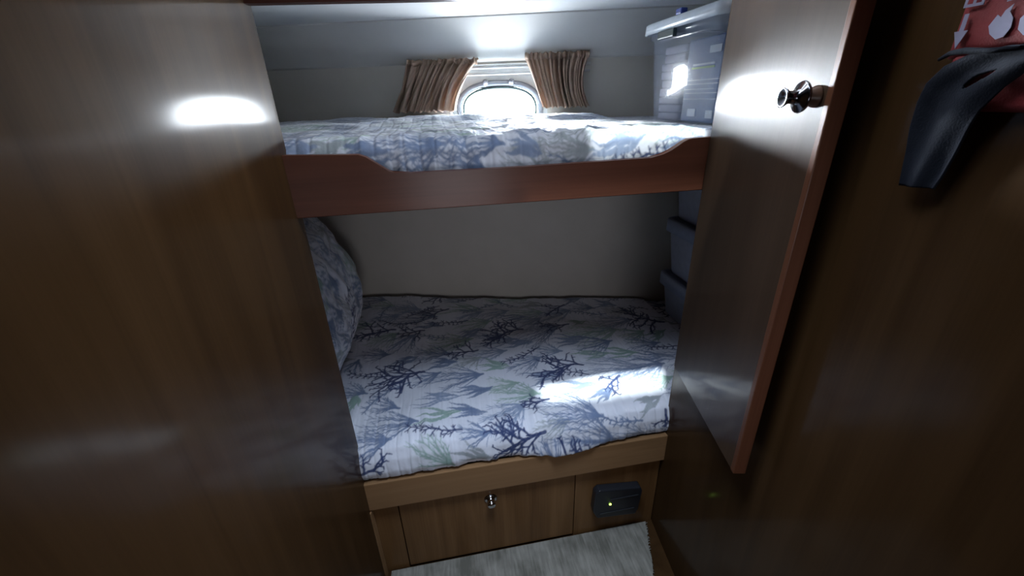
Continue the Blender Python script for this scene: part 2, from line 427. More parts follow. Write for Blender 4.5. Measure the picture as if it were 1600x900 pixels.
# ------------------------------------------------------------------ coral print
def draw_caps(canvas, segs, u0, v0, res):
    """paint tapered strokes: (ua,va,ub,vb,wa,wb,color,alpha)"""
    H, W_ = canvas.shape[:2]
    for ua, va, ub, vb, wa, wb, col, al in segs:
        m_ = max(wa, wb) + res * 1.5
        i0 = max(0, int((min(ua, ub) - m_ - u0) / res)); i1 = min(W_, int((max(ua, ub) + m_ - u0) / res) + 2)
        j0 = max(0, int((min(va, vb) - m_ - v0) / res)); j1 = min(H, int((max(va, vb) + m_ - v0) / res) + 2)
        if i1 <= i0 or j1 <= j0: continue
        uu = u0 + np.arange(i0, i1) * res; vv = v0 + np.arange(j0, j1) * res
        U, V_ = np.meshgrid(uu, vv)
        du, dv = ub - ua, vb - va; L2 = du * du + dv * dv + 1e-12
        t = np.clip(((U - ua) * du + (V_ - va) * dv) / L2, 0, 1)
        d = np.hypot(U - ua - t * du, V_ - va - t * dv) - (wa + (wb - wa) * t)
        c = np.clip(.5 - d / (res * 1.3), 0, 1) * al
        c = c[..., None]
        canvas[j0:j1, i0:i1] = canvas[j0:j1, i0:i1] * (1 - c) + np.array(col) * c

NAVY = (.035, .055, .15); SLATE = (.16, .22, .36); BLUE = (.24, .31, .46); SAGE = (.27, .40, .37); GREY = (.33, .38, .42)

def motif(kind, ru, rv, tu, tv, rnd):
    """strokes of one coral drawn from its root towards its tip"""
    L = math.hypot(tu - ru, tv - rv); th = math.atan2(tv - rv, tu - ru); S = []
    def stroke(u, v, a, l, w0, w1, col, al, wig=.15, n=5, depth=0, kids=None):
        pts = [(u, v)]; aa = a
        for i in range(n):
            aa += rnd.uniform(-wig, wig)
            u += math.cos(aa) * l / n; v += math.sin(aa) * l / n; pts.append((u, v))
        for i in range(n):
            wa = w0 + (w1 - w0) * i / n; wb = w0 + (w1 - w0) * (i + 1) / n
            S.append((*pts[i], *pts[i + 1], wa, wb, col, al))
        return pts, aa
    if kind == 'N':
        col = NAVY
        w = .0042 + L * .012
        def grow(u, v, a, l, w0, d):
            n = max(2, int(l / .016)); pts, aa = stroke(u, v, a, l, w0, w0 * .7, col, .92, .25, n)
            side = rnd.choice((-1, 1))
            for i in range(1, n + 1):
                side = -side
                if d > 0 and (i == n or rnd.random() < (.95 if d == 2 else .62)):
                    grow(*pts[i], a + side * rnd.uniform(.5, 1.05), l * rnd.uniform(.48, .78), w0 * .72, d - 1)
                elif rnd.random() < .85:
                    k = rnd.uniform(.008, .016)
                    stroke(*pts[i], a + side * rnd.uniform(.6, 1.2), k, w0 * .7, w0 * .55, col, .92, .2, 2)
            if d > 0: grow(*pts[-1], aa, l * .55, w0 * .75, d - 1)
        grow(ru, rv, th, L * .5, w, 2)
    elif kind == 'S':
        col = NAVY if rnd.random() < .6 else SLATE
        n = max(4, int(L / .02)); pts, _ = stroke(ru, rv, th, L, .0036, .0022, col, .88, .22, n)
        for i in range(1, n + 1):
            for s in (-1, 1):
                a = th + s * rnd.uniform(.6, 1.1); l = rnd.uniform(.014, .03)
                p2, a2 = stroke(*pts[i], a, l, .0024, .0018, col, .88, .3, 2)
                for ss in (-1, 1):
                    if rnd.random() < .7: stroke(*p2[1], a2 + ss * rnd.uniform(.6, 1.0), l * .5, .0018, .0014, col, .88, .2, 2)
    elif kind in 'BG':
        col = {'B': rnd.choice((SLATE, SLATE, BLUE)), 'G': rnd.choice((SAGE, GREY, SAGE))}[kind]
        # pale wash of the same hue behind the fan
        for k in range(5):
            a = th + (k - 2) * .22
            S.append((ru, rv, ru + math.cos(a) * L * .8, rv + math.sin(a) * L * .8, .008, .022, tuple(.55 * c + .35 for c in col), .13))
        nb = 7 + int(L * 22)
        for k in range(nb):
            a = th + (k / (nb - 1) - .5) * 1.7 + rnd.uniform(-.07, .07)
            l = L * (1.0 - .38 * abs(k / (nb - 1) - .5) * 2) * rnd.uniform(.85, 1.05)
            n = max(4, int(l / .022)); a0 = a
            curve = -(a - th) * .06
            u, v = ru, rv; aa = a; pts = [(u, v)]
            for i in range(n):
                aa += curve + rnd.uniform(-.1, .1); u += math.cos(aa) * l / n; v += math.sin(aa) * l / n; pts.append((u, v))
                S.append((*pts[-2], *pts[-1], .0030 * (1 - i / n) + .0012, .0030 * (1 - (i + 1) / n) + .0012, col, .8))
                if i > 0:
                    for s in (-1, 1):
                        if rnd.random() < .72: stroke(u, v, aa + s * rnd.uniform(.3, .55), l * rnd.uniform(.12, .24), .0017, .0010, col, .75, .15, 3)
        S.append((ru - math.cos(th) * .008, rv - math.sin(th) * .008, ru + math.cos(th) * .012, rv + math.sin(th) * .012, .0055, .005, col, .9))
    elif kind == 'K':
        col = rnd.choice((SLATE, BLUE, SAGE, GREY))
        for k in range(5):
            a = th + (k - 2) * .16 + rnd.uniform(-.05, .05); l = L * rnd.uniform(.6, 1.05); n = 12; u, v = ru, rv; ph = rnd.uniform(0, 6)
            ww = rnd.uniform(.0034, .0075)
            for i in range(n):
                a2 = a + .32 * math.sin(ph + i * .9)
                u2, v2 = u + math.cos(a2) * l / n, v + math.sin(a2) * l / n
                f = lambda q: .0012 + ww * math.sin(math.pi * min(1, max(0, q))) ** 1.3
                S.append((u, v, u2, v2, f(i / n), f((i + 1) / n), col, .72)); u, v = u2, v2
    return S

def print_canvas(u0, u1, v0, v1, res, motifs, seed, fill=0, kinds='NBKGSBBK'):
    rnd = random.Random(seed)
    W_, H = int((u1 - u0) / res) + 2, int((v1 - v0) / res) + 2
    base = np.empty((H, W_, 3)); base[:] = (.70, .74, .84)
    ml = list(motifs)
    # scatter extra corals in the gaps
    pts = [((m[1] + m[3]) / 2, (m[2] + m[4]) / 2) for m in ml]
    tries = 0
    while fill and tries < 6000:
        tries += 1
        u, v = rnd.uniform(u0, u1), rnd.uniform(v0, v1)
        if all(math.hypot(u - a, (v - b) * 1.5) > fill for a, b in pts):
            pts.append((u, v)); l = rnd.uniform(.10, .20); a = math.pi + rnd.uniform(-.5, .5)
            du, dv = math.cos(a) * l / 2, math.sin(a) * l / 2
            ml.append((rnd.choice(kinds), u - du, v - dv, u + du, v + dv))
    order = sorted(ml, key=lambda m: 'GKBSN'.index(m[0]))
    for m in order: draw_caps(base, motif(*m, rnd), u0, v0, res)
    return base

def sample(canvas, u, v, u0, v0, res):
    H, W_ = canvas.shape[:2]
    x = np.clip((u - u0) / res, 0, W_ - 1.001); y = np.clip((v - v0) / res, 0, H - 1.001)
    i, j = x.astype(int), y.astype(int); fx, fy = (x - i)[:, None], (y - j)[:, None]
    return (canvas[j, i] * (1 - fx) + canvas[j, i + 1] * fx) * (1 - fy) + (canvas[j + 1, i] * (1 - fx) + canvas[j + 1, i + 1] * fx) * fy

def vnoise(x, y, seed):
    r = np.random.RandomState(seed); G = r.rand(128, 128)
    xi, yi = np.floor(x).astype(int), np.floor(y).astype(int); fx, fy = x - xi, y - yi
    fx = fx * fx * (3 - 2 * fx); fy = fy * fy * (3 - 2 * fy)
    g = lambda a, b: G[a % 128, b % 128]
    return (g(xi, yi) * (1 - fx) + g(xi + 1, yi) * fx) * (1 - fy) + (g(xi, yi + 1) * (1 - fx) + g(xi + 1, yi + 1) * fx) * fy - .5

def grid_mesh(name, P, colr, m, parent=None, wrap_v=False, caps=False):
    """P: (nv, nu, 3) points, colr: (nv, nu, 3)"""
    nv, nu = P.shape[:2]
    me = bpy.data.meshes.new(name)
    idx = np.arange(nv * nu).reshape(nv, nu)
    if wrap_v: idx2 = np.vstack([idx, idx[:1]])
    else: idx2 = idx
    q = np.stack([idx2[:-1, :-1], idx2[:-1, 1:], idx2[1:, 1:], idx2[1:, :-1]], -1).reshape(-1, 4)
    polys = [q.ravel()]; starts = list(np.arange(len(q)) * 4); tot = [4] * len(q); off = len(q) * 4
    if caps:
        for c in (idx[:, 0], idx[::-1, -1]):
            polys.append(c); starts.append(off); tot.append(len(c)); off += len(c)
    loops = np.concatenate(polys)
    me.vertices.add(nv * nu); me.vertices.foreach_set('co', P.reshape(-1).astype(np.float32))
    me.loops.add(len(loops)); me.loops.foreach_set('vertex_index', loops.astype(np.int32))
    me.polygons.add(len(starts)); me.polygons.foreach_set('loop_start', np.array(starts, np.int32))
    me.update(calc_edges=True); me.validate()
    ca = me.color_attributes.new('print', 'FLOAT_COLOR', 'POINT')
    c4 = np.ones((nv * nu, 4), np.float32); c4[:, :3] = colr.reshape(-1, 3)
    ca.data.foreach_set('color', c4.ravel())
    me.polygons.foreach_set('use_smooth', np.ones(len(me.polygons), bool))
    me.materials.append(m)
    o = bpy.data.objects.new(name, me); COL.objects.link(o)
    if parent: o.parent = parent
    return o

def make_mattress(name, x0, x1, nu, front, zt_front, zt_back, zbot, ntop, canvas_args, seed, label, lower):
    """front: list of (Y,z) from the tucked bottom edge to the start of the top"""
    xs = np.linspace(x0, x1, nu)
    # resample the front profile finely
    f = np.array(front, float); seg = np.hypot(*np.diff(f, axis=0).T); s = np.concatenate([[0], np.cumsum(seg)])
    nf = max(12, int(s[-1] / .0024)); t = np.linspace(0, s[-1], nf)
    fy, fz = np.interp(t, s, f[:, 0]), np.interp(t, s, f[:, 1])
    for _ in range(10):                                   # soften the corners
        fy[1:-1] = (fy[:-2] + 2 * fy[1:-1] + fy[2:]) / 4; fz[1:-1] = (fz[:-2] + 2 * fz[1:-1] + fz[2:]) / 4
    U = np.repeat(xs[None], nf + ntop + 3, 0); Y = np.zeros_like(U); Z = np.zeros_like(U); V = np.zeros_like(U)
    Y[:nf] = fy[:, None]; Z[:nf] = fz[:, None]; V[:nf] = t[:, None]
    yb = 2.03 - .26 * xs - .012
    k = np.linspace(0, 1, ntop + 1)[1:, None]
    Y[nf:nf + ntop] = f[-1, 0] + (yb - f[-1, 0]) * k; Z[nf:nf + ntop] = zt_front + (zt_back - zt_front) * k
    V[nf:nf + ntop] = s[-1] + Y[nf:nf + ntop] - f[-1, 0]
    edge = np.clip((k - .955) / .045, 0, 1); Z[nf:nf + ntop] -= edge ** 2 * .03
    Y[nf + ntop] = yb; Z[nf + ntop] = zt_back - .07; Y[nf + ntop + 1] = yb; Z[nf + ntop + 1] = zbot
    Y[nf + ntop + 2] = f[0, 0] + .03; Z[nf + ntop + 2] = zbot
    V[nf + ntop:] = V[nf + ntop - 1]
    # softness: broad lumps, crosswise puckers that fade away from the front edge
    n = nf + ntop; u, v = U[:n], V[:n]
    lump = vnoise(u * 6 + 9, v * 6 + 3, seed) * .018 + vnoise(u * 14 + 1, v * 11, seed + 1) * .008
    pk = vnoise(u * 42 + .8 * vnoise(u * 5, v * 9, seed + 5), v * 5 + 2, seed + 2)
    pk2 = vnoise(u * 85, v * 14 + 2, seed + 3)
    fade = np.exp(-np.clip(v - .05, 0, 9) * 4.5) * .85 + .15
    h = lump * np.clip(v * 8, 0, 1) + (pk * .015 + pk2 * .006) * fade
    wob = .007 * vnoise(u * 0 + np.round(u / .034) * 3.7, v * 9, seed + 9) * 2
    ds = (u + wob) / .034; ds = (ds - np.round(ds)) * .034
    h = h - .0035 * np.exp(-(ds / .0028) ** 2) * (fade * .8 + .1)
    fine = vnoise(u * 30, v * 30, seed + 7) * .003
    h = h + fine * np.clip(v * 8, 0, 1)
    if lower:
        g = np.exp(-((u - .33) / .12) ** 2); fr = np.exp(-(v / .05) ** 2)
        h += g * np.exp(-((v - .05) / .06) ** 2) * .018
        hg = np.exp(-((v - .035) / .018) ** 2); Z[:n] -= g * hg * .018; Y[:n] -= g * hg * .016
        g2 = np.exp(-((u - .30) / .05) ** 2) * np.exp(-((v - .17) / .10) ** 2); h += g2 * .008
        Z[:n] += .014 * np.clip(-(u - .15), 0, 1) * fr * 0
    ang = np.clip(v / .11, 0, 1) * math.pi / 2
    Y[:n] -= h * np.cos(ang); Z[:n] += h * np.sin(ang)
    if not lower:                                         # pressed down under the storage box
        d = np.clip((u - .60) / .08, 0, 1) * np.clip(v * 12, 0, 1); Zc = np.minimum(Z[:n], 1.4365)
        Z[:n] = Z[:n] * (1 - d) + Zc * d
    else:
        d = np.clip((u - .955) / .02, 0, 1) * np.clip((v - .26) / .03, 0, 1); Z[:n] = Z[:n] * (1 - d) + np.minimum(Z[:n], .564) * d
    P = np.stack([U, Y, Z], -1)
    canvas, cu0, cv0, cres = canvas_args
    C_ = sample(canvas, U.ravel(), V.ravel(), cu0, cv0, cres).reshape(*U.shape, 3)
    o = grid_mesh(name, P, C_, M['fabric'], None, wrap_v=True, caps=True)
    return tag(o, label, 'mattress')

# ------------------------------------------------------------------ lower bunk
lb = empty('lower_bunk', (.18, 1.0, 0), 'wooden lower bunk base with honey brown front rail and locker door above the carpet', 'bunk')
part('front_rail', box(-.321, .688, .982, 1.003, .340, .4535, .003), M['base_board'], lb)
part('side_panel', box(-.321, -.238, 1.004, 1.022, 0, .34, .0015), M['base_panel'], lb)
part('side_panel', box(.371, .688, 1.0042, 1.022, 0, .34, .0015), M['base_panel'], lb)
ld = part('locker_door', box(-.2345, .3675, 1.001, 1.019, .012, .3385, .003), M['base_panel'], lb)
part('toe_strip', box(-.238, .371, 1.024, 1.03, 0, .345), M['dark_trim'], lb)
part('mattress_deck', prism([(-.71, 1.032, .43), (1.31, 1.032, .43), tuple(hp(1.31, .01, .43)), tuple(hp(-.71, .01, .43))], (0, 0, .018)), M['base_panel'], lb)
c = Vector((.068, 1.001, .276))
kn = part('latch_knob', lathe([(.021, 0), (.021, .003), (.018, .006), (.014, .007), (.012, .010), (.012, .020), (.014, .022), (.014, .026), (.011, .029), (0, .030)], c, (0, -1, -.06)), M['chrome'], ld, True)
part('latch_plate', lathe([(.0225, 0), (.0225, .0015), (.021, .0025), (.0, .0026)], c + Vector((0, .0005, 0)), (0, -1, 0)), M['dark_chrome'], ld, True)

# carpet on the cabin sole with a frayed right edge
def carpet():
    rnd = random.Random(4); pts = []
    for k in range(61):
        y = .995 - k * .022; pts.append((.662 - .36 * (.995 - y) * (1 if y > .6 else 1) + rnd.uniform(-.004, .004), y))
    for k in range(26): pts.append((-.13 - k * .008, pts[60][1]))
    bm = bmesh.new()
    outline = [(-.30, .995)] + pts[:20] + [(.5, pts[19][1]), (-.32, pts[19][1])]
    a = [bm.verts.new((x, y, .001)) for x, y in outline]; b = [bm.verts.new((x, y, .011)) for x, y in outline]
    bm.faces.new(a[::-1]); bm.faces.new(b); n = len(a)
    for i in range(n): bm.faces.new((a[i], a[(i + 1) % n], b[(i + 1) % n], b[i]))
    # loose tufts along the cut edge
    for k in range(90):
        y = rnd.uniform(.60, .99); x = .662 - .36 * (.995 - y); d = Vector((rnd.uniform(.2, 1), rnd.uniform(-.6, .6), 0)).normalized() * rnd.uniform(.003, .008)
        tube([Vector((x - .004, y, .006)), Vector((x, y, .009)) + d * .5, Vector((x, y, .004)) + d], [.0015, .0013, .0006], 5, bm)
    return bm
tag(link('carpet', carpet(), M['carpet']), 'pale grey ribbed carpet piece with a frayed edge on the floor before the lower bunk', 'carpet')

# black gas alarm on the right base panel
ga = empty('gas_alarm', (.519, 1.003, .18), 'black plastic alarm box with a green light on the panel under the lower bunk', 'alarm')
def alarm():
    y0, y1 = 1.0035, .972
    o = [(.431, .150), (.449, .112), (.600, .098), (.606, .125), (.616, .215), (.606, .236), (.450, .254), (.436, .240)]
    bm = prism([(x, y0, z) for x, z in o], (0, y1 - y0, 0)); bevel(bm, .007, 3); return bm
part('housing', alarm(), M['black'], ga)
part('slot', box(.495, .60, .9695, .973, .196, .203, .001), M['black'], ga)
part('slot', box(.455, .59, .9695, .973, .132, .138, .001), M['black'], ga)
part('indicator_light', lathe([(.0042, 0), (.0042, .002), (.002, .0035), (0, .0036)], (.494, .9718, .178), (0, -1, 0), 16), M['led'], ga, True)

# ------------------------------------------------------------------ upper bunk
ub = empty('upper_bunk', (.18, 1.0, 1.29), 'reddish wooden upper bunk shelf with a front board scooped low in the middle', 'bunk')
def front_board():
    top = [(-.321, 1.426), (-.165, 1.420), (-.150, 1.414), (-.105, 1.381), (-.098, 1.377), (-.06, 1.375), (.2, 1.374), (.52, 1.378), (.552, 1.383), (.572, 1.391), (.602, 1.412), (.616, 1.418), (.64, 1.4195), (.683, 1.4195)]
    pts = [(x, .984, z) for x, z in top] + [(.683, .984, 1.29), (-.321, .984, 1.29)]
    bm = prism(pts, (0, .02, 0)); bevel(bm, .002, 2); return bm
fb = part('front_board', front_board(), M['board'], ub)
part('mattress_deck', prism([(-.71, 1.032, 1.295), (1.31, 1.032, 1.295), tuple(hp(1.31, .01, 1.295)), tuple(hp(-.71, .01, 1.295))], (0, 0, .018)), M['board'], ub)
part('deck_cleat', box(-.321, .69, 1.0045, 1.031, 1.295, 1.313), M['board'], ub)

# ------------------------------------------------------------------ mattresses
MOTIFS = [('N', 0.302, 0.706, 0.084, 0.781), ('S', -0.16, 1.178, -0.243, 1.165), ('K', 0.16, 0.925, -0.126, 1.044), ('K', 0.078, 1.04, -0.116, 1.126), ('B', -0.079, 0.908, -0.325, 0.993), ('G', 0.07, 0.686, -0.13, 0.662), ('B', -0.17, 0.764, -0.279, 0.646), ('N', -0.127, 0.479, -0.354, 0.476), ('S', 0.069, 0.846, -0.08, 0.819), ('B', 0.197, 0.557, 0.059, 0.55), ('K', 0.004, 0.511, -0.158, 0.548), ('B', 0.084, 0.419, -0.108, 0.413), ('K', 0.2, 0.453, 0.053, 0.486), ('K', -0.003, 0.311, -0.173, 0.316), ('K', 0.084, 0.22, -0.054, 0.256), ('G', 0.207, 0.351, 0.098, 0.337), ('G', -0.25, 0.788, -0.363, 0.706), ('K', 0.649, 0.939, 0.511, 0.927), ('K', 0.802, 0.835, 0.664, 0.883), ('B', 0.56, 0.836, 0.31, 0.79), ('S', 0.715, 0.758, 0.53, 0.77), ('N', 0.936, 0.629, 0.707, 0.683), ('G', 0.7, 0.607, 0.456, 0.624), ('B', 0.461, 0.692, 0.243, 0.619), ('B', 0.832, 0.483, 0.692, 0.489), ('S', 0.901, 0.441, 0.791, 0.432), ('S', 0.34, 0.555, 0.176, 0.509), ('N', 0.475, 0.396, 0.266, 0.439), ('K', 0.611, 0.448, 0.436, 0.464), ('K', 0.854, 0.369, 0.625, 0.398), ('B', 0.689, 0.335, 0.452, 0.35), ('K', 0.484, 0.267, 0.344, 0.294), ('G', 0.268, 0.273, 0.114, 0.318), ('B', 0.444, 0.129, 0.247, 0.215), ('K', 0.534, 0.241, 0.424, 0.18), ('K', 0.681, 0.172, 0.562, 0.143), ('S', 0.59, 0.096, 0.435, 0.093), ('N', 0.677, 0.121, 0.653, 0.051), ('N', 0.256, 0.106, 0.041, 0.114), ('S', -0.006, 0.159, -0.166, 0.158), ('B', -0.152, 0.214, -0.325, 0.215), ('N', -0.326, 0.054, -0.233, 0.096), ('G', -0.047, 0.04, -0.154, 0.136), ('B', 0.287, 0.001, 0.242, 0.082), ('K', -0.357, 0.399, -0.367, 0.266), ('G', 0.759, 0.249, 0.646, 0.246), ('B', -0.389, 0.613, -0.412, 0.53), ('K', 0.457, 0.911, 0.308, 0.984), ('S', 0.928, 0.762, 0.866, 0.805), ('G', 0.245, 1.0, 0.188, 1.076), ('S', -0.3, 1.057, -0.394, 0.943), ('B', -0.215, 0.298, -0.315, 0.337)]
RES = .0016
cv = print_canvas(-.75, 1.35, -.02, 1.4, RES, MOTIFS, 11, .105)
make_mattress('mattress', -.71, 1.31, 900, [(1.012, .4555), (.992, .462), (.984, .49), (.988, .53), (1.005, .562), (1.05, .578)], .578, .588, .450, 420,
              (cv, -.75, -.02, RES), 3, 'lower bunk mattress in a white quilted cover printed with blue coral', True)
cv2 = print_canvas(-.75, 1.35, -.02, 1.4, .0022, [], 29, .085, 'BKGBSBKG')
make_mattress('mattress', -.71, 1.31, 760, [(1.038, 1.318), (1.024, 1.34), (1.020, 1.38), (1.022, 1.42), (1.042, 1.444), (1.075, 1.448)], 1.448, 1.465, 1.316, 330,
              (cv2, -.75, -.02, .0022), 8, 'upper bunk mattress in a white cover printed with blue coral, below the porthole', False)

# pillow standing against the left end of the lower bunk
def pillow():
    nu, nv = 260, 200; res = .0022
    cvp = print_canvas(0, .72, 0, 1.3, res, [], 5, .10)
    a, b, th = .33, .27, .085
    uu = np.linspace(-1, 1, nu); vv = np.linspace(0, 2 * math.pi, nv, endpoint=False)
    Uu, T = np.meshgrid(uu, vv)
    prof = (1 - np.abs(Uu) ** 6) ** .5
    c, s = np.cos(T), np.sin(T)
    hw = b * (1 - .06 * Uu ** 2) * np.sign(c) * np.abs(c) ** .8
    tk = th * (prof * .97 + .03) * np.sign(s) * np.abs(s) ** 1.1 * (1 - .15 * (hw / b) ** 2)
    w_ = vnoise(Uu * 5 + 3, T * 3, 2) * .03 + vnoise(Uu * 12, T * 6, 4) * .012 + vnoise(Uu * 30, T * 9, 6) * .005
    tk = tk + w_ * prof * np.sign(s) * np.abs(s)
    # local: length along Y, height hw, thickness tk; lean to the left wall
    tilt = math.radians(17)
    X = -.512 + tk * math.cos(tilt) - hw * math.sin(tilt)
    Z = .868 + hw * math.cos(tilt) + tk * math.sin(tilt)
    Y = 1.62 + Uu * a * (1 - .05 * (hw / b) ** 2) 
    P = np.stack([X, Y, Z], -1)
    C_ = sample(cvp, (Uu.ravel() + 1) * .35, T.ravel() / (2 * math.pi) * 1.25, 0, 0, res).reshape(*Uu.shape, 3)
    o = grid_mesh('pillow', P, C_, M['fabric'], None, wrap_v=True, caps=True)
    tag(o, 'coral print pillow propped upright at the left end of the lower bunk', 'pillow')
pillow()

# ------------------------------------------------------------------ curtains
def curtain(name, top, bot, mid, zt, zb, label, seed, flare):
    """top/mid/bot: (x_left, x_right) at the rod, waist and hem"""
    nu, nv = 150, 60; rnd = np.random.RandomState(seed)
    s = np.linspace(0, 1, nu)[None]; t = np.linspace(0, 1, nv)[:, None]
    def q(a, m_, b): return (1 - t) * (1 - 2 * t) * a + 4 * t * (1 - t) * m_ + t * (2 * t - 1) * b
    xl = q(top[0], mid[0], bot[0]); xr = q(top[1], mid[1], bot[1])
    warp = s + .018 * np.sin(s * 19 + 1.3 + seed) + .012 * np.sin(s * 41 + t * 2)
    x = xl + (xr - xl) * np.clip(warp, 0, 1)
    n = 8.5
    fold = np.sin(s * 2 * math.pi * n + .9 * np.sin(t * 3 + seed)) * (.55 + .45 * np.sin(s * 9 + seed)) + .5 * np.sin(s * 2 * math.pi * 17 + t * 4 + seed) * (1 - t * .4)
    y = .046 + fold * (.018 + .008 * np.sin(t * math.pi)) + .012 * t
    z = zt + (zb - zt) * t + .006 * np.sin(s * 25 + seed) * (1 - t) ** 3 + .004 * np.sin(s * 2 * math.pi * n) * t ** 3
    z = z + flare * (s - .5) * (1 - t) * .02
    bm = bmesh.new(); g = []
    y = np.broadcast_to(y, (nv, nu)); x = np.broadcast_to(x, (nv, nu)); z = np.broadcast_to(z, (nv, nu))
    for j in range(nv): g.append([bm.verts.new(hp(float(x[j, i]), float(y[j, i]), float(z[j, i]))) for i in range(nu)])
    for j in range(nv - 1):
        for i in range(nu - 1): bm.faces.new((g[j][i], g[j][i + 1], g[j + 1][i + 1], g[j + 1][i]))
    o = link(name, bm, M['curtain'], None, True)
    md = o.modifiers.new('thickness', 'SOLIDIFY'); md.thickness = .0018
    # gathered heading tape along the rod
    bm = bmesh.new(); g = []
    for j, (zz, oo) in enumerate(((zt - .018, .0), (zt - .008, .006), (zt + .004, .0))):
        g.append([bm.verts.new(hp(float(x[2, i]), float(y[2, i]) + .003 + oo + .004 * math.sin(i * .9), zz + .003 * math.sin(i * .55))) for i in range(nu)])
    for j in range(2):
        for i in range(nu - 1): bm.faces.new((g[j][i], g[j][i + 1], g[j + 1][i + 1], g[j + 1][i]))
    h = link('heading_ruffle', bm, M['curtain'], o, True)
    md = h.modifiers.new('thickness', 'SOLIDIFY'); md.thickness = .0018
    return tag(o, label, 'curtain', )
curtain('curtain', (-.062, .222), (-.150, .118), (-.100, .150), 1.672, 1.480, 'brown pleated curtain on the left side of the porthole', 1, 0)
curtain('curtain', (.405, .662), (.478, .668), (.445, .640), 1.680, 1.482, 'brown pleated curtain on the right side of the porthole', 4, 0)

# ------------------------------------------------------------------ storage boxes
def open_tub(x0, x1, y0, y1, z0, z1, tap, wall=.003, ribs=True):
    """thin-walled tapered tub, rounded corners, open top"""
    bm = bmesh.new(); rings = []; r = .03
    def loop(xa, xb, ya, yb, z):
        vs = []
        for cx, cy, a0 in ((xb - r, yb - r, 0), (xa + r, yb - r, 90), (xa + r, ya + r, 180), (xb - r, ya + r, 270)):
            for k in range(5):
                a = math.radians(a0 + k * 22.5); vs.append(bm.verts.new((cx + r * math.cos(a), cy + r * math.sin(a), z)))
        return vs
    H = z1 - z0
    lv = [(0, tap + .004), (.03, tap), (.05, tap * .96), (.86, tap * .13), (.89, tap * .1), (.90, -.006), (1, -.006)]
    for f, s in lv: rings.append(loop(x0 + s, x1 - s, y0 + s, y1 - s, z0 + f * H))
    for f, s in lv[::-1]: rings.append(loop(x0 + s + wall, x1 - s - wall, y0 + s + wall, y1 - s - wall, z0 + max(f * H, wall)))
    n = len(rings[0])
    for i in range(len(rings) - 1):
        for k in range(n): bm.faces.new((rings[i][k], rings[i][(k + 1) % n], rings[i + 1][(k + 1) % n], rings[i + 1][k]))
    bm.faces.new(rings[0][::-1]); bm.faces.new(rings[-1])
    return bm
def lid_mesh(x0, x1, y0, y1, z0, z1, over=.014, lip=.03):
    bm = bmesh.new(); rings = []; r = .035
    def loop(o_, z):
        vs = []
        for cx, cy, a0 in ((x1 + o_ - r, y1 + o_ - r, 0), (x0 - o_ + r, y1 + o_ - r, 90), (x0 - o_ + r, y0 - o_ + r, 180), (x1 + o_ - r, y0 - o_ + r, 270)):
            for k in range(5):
                a = math.radians(a0 + k * 22.5); vs.append(bm.verts.new((cx + r * math.cos(a), cy + r * math.sin(a), z)))
        return vs
    for o_, z in ((over - .004, z0), (over, z0), (over - .001, z1 - .004), (over - .006, z1), (over - .018, z1), (over - .022, z1 - .007), (over - .05, z1 - .007), (over - .055, z1 - .003)):
        rings.append(loop(o_, z))
    n = len(rings[0])
    for i in range(len(rings) - 1):
        for k in range(n): bm.faces.new((rings[i][k], rings[i][(k + 1) % n], rings[i + 1][(k + 1) % n], rings[i + 1][k]))
    bm.faces.new(rings[-1])
    inner = [loop(over - .006, z0), loop(over - .006, z1 - .012)]
    for k in range(n):
        bm.faces.new((rings[0][k], inner[0][k], inner[0][(k + 1) % n], rings[0][(k + 1) % n]))
        bm.faces.new((inner[0][k], inner[1][k], inner[1][(k + 1) % n], inner[0][(k + 1) % n]))
    bm.faces.new(inner[1])
    return bm
BX0, BX1, BY0, BY1, BZ0, BZ1 = .712, 1.06, 1.062, 1.44, 1.4385, 1.70
sb = empty('storage_box', (.88, 1.25, BZ0), 'large clear plastic storage box with milky lid on the upper bunk', 'storage box')
part('tub', open_tub(BX0, BX1, BY0, BY1, BZ0, BZ1, .018), M['bin_clear'], sb, True)
lidp = part('lid', lid_mesh(BX0, BX1, BY0, BY1, BZ1 - .012, BZ1 + .018, .020), M['bin_lid'], sb, True)
part('latch', box(BX0 - .026, BX0 - .014, 1.25, 1.34, BZ1 - .034, BZ1 - .013, .003), M['dark_latch'], sb)
part('blue_clip', box(BX0 - .012, BX0 + .008, 1.245, 1.275, BZ1 + .0185, BZ1 + .034, .004), M['blue_clip'], sb)
# what the box holds
cb = empty('boxed_kit', (.80, 1.14, BZ0 + .004), 'dark blue printed carton standing inside the near half of the clear storage box', 'carton')
part('carton', box(.744, .90, 1.094, 1.255, BZ0 + .005, 1.655, .004), M['box_blue'], cb)
k = 0
for (y0, y1, z0, z1, mm) in ((1.10, 1.15, 1.615, 1.632, 'strip_white'), (1.12, 1.22, 1.588, 1.593, 'strip_white'), (1.12, 1.225, 1.580, 1.585, 'strip_green'), (1.09, 1.25, 1.551, 1.553, 'strip_white'),
                             (1.09, 1.235, 1.541, 1.543, 'strip_white'), (1.11, 1.25, 1.528, 1.530, 'strip_white'), (1.09, 1.24, 1.518, 1.520, 'strip_white'), (1.10, 1.13, 1.455, 1.475, 'strip_white'), (1.18, 1.22, 1.458, 1.478, 'strip_white'), (1.09, 1.25, 1.503, 1.5045, 'strip_white')):
    part('printed_strip', box(.7422, .7442, max(y0, 1.096), y1, z0, z1), M[mm], cb)
fc = bmesh.new(); z = BZ0 + .006
rnd = random.Random(3)
for i in range(9):
    h = rnd.uniform(.018, .026); add_box(fc, .746 + rnd.uniform(0, .006), .98, 1.275 + rnd.uniform(0, .01), 1.412 - rnd.uniform(0, .01), z, z + h); z += h + .001
bevel(fc, .006, 2)
tag(link('folded_cloths', fc, M['paper'], None, True), 'stack of pale folded cloths inside the far half of the clear storage box', 'cloth')

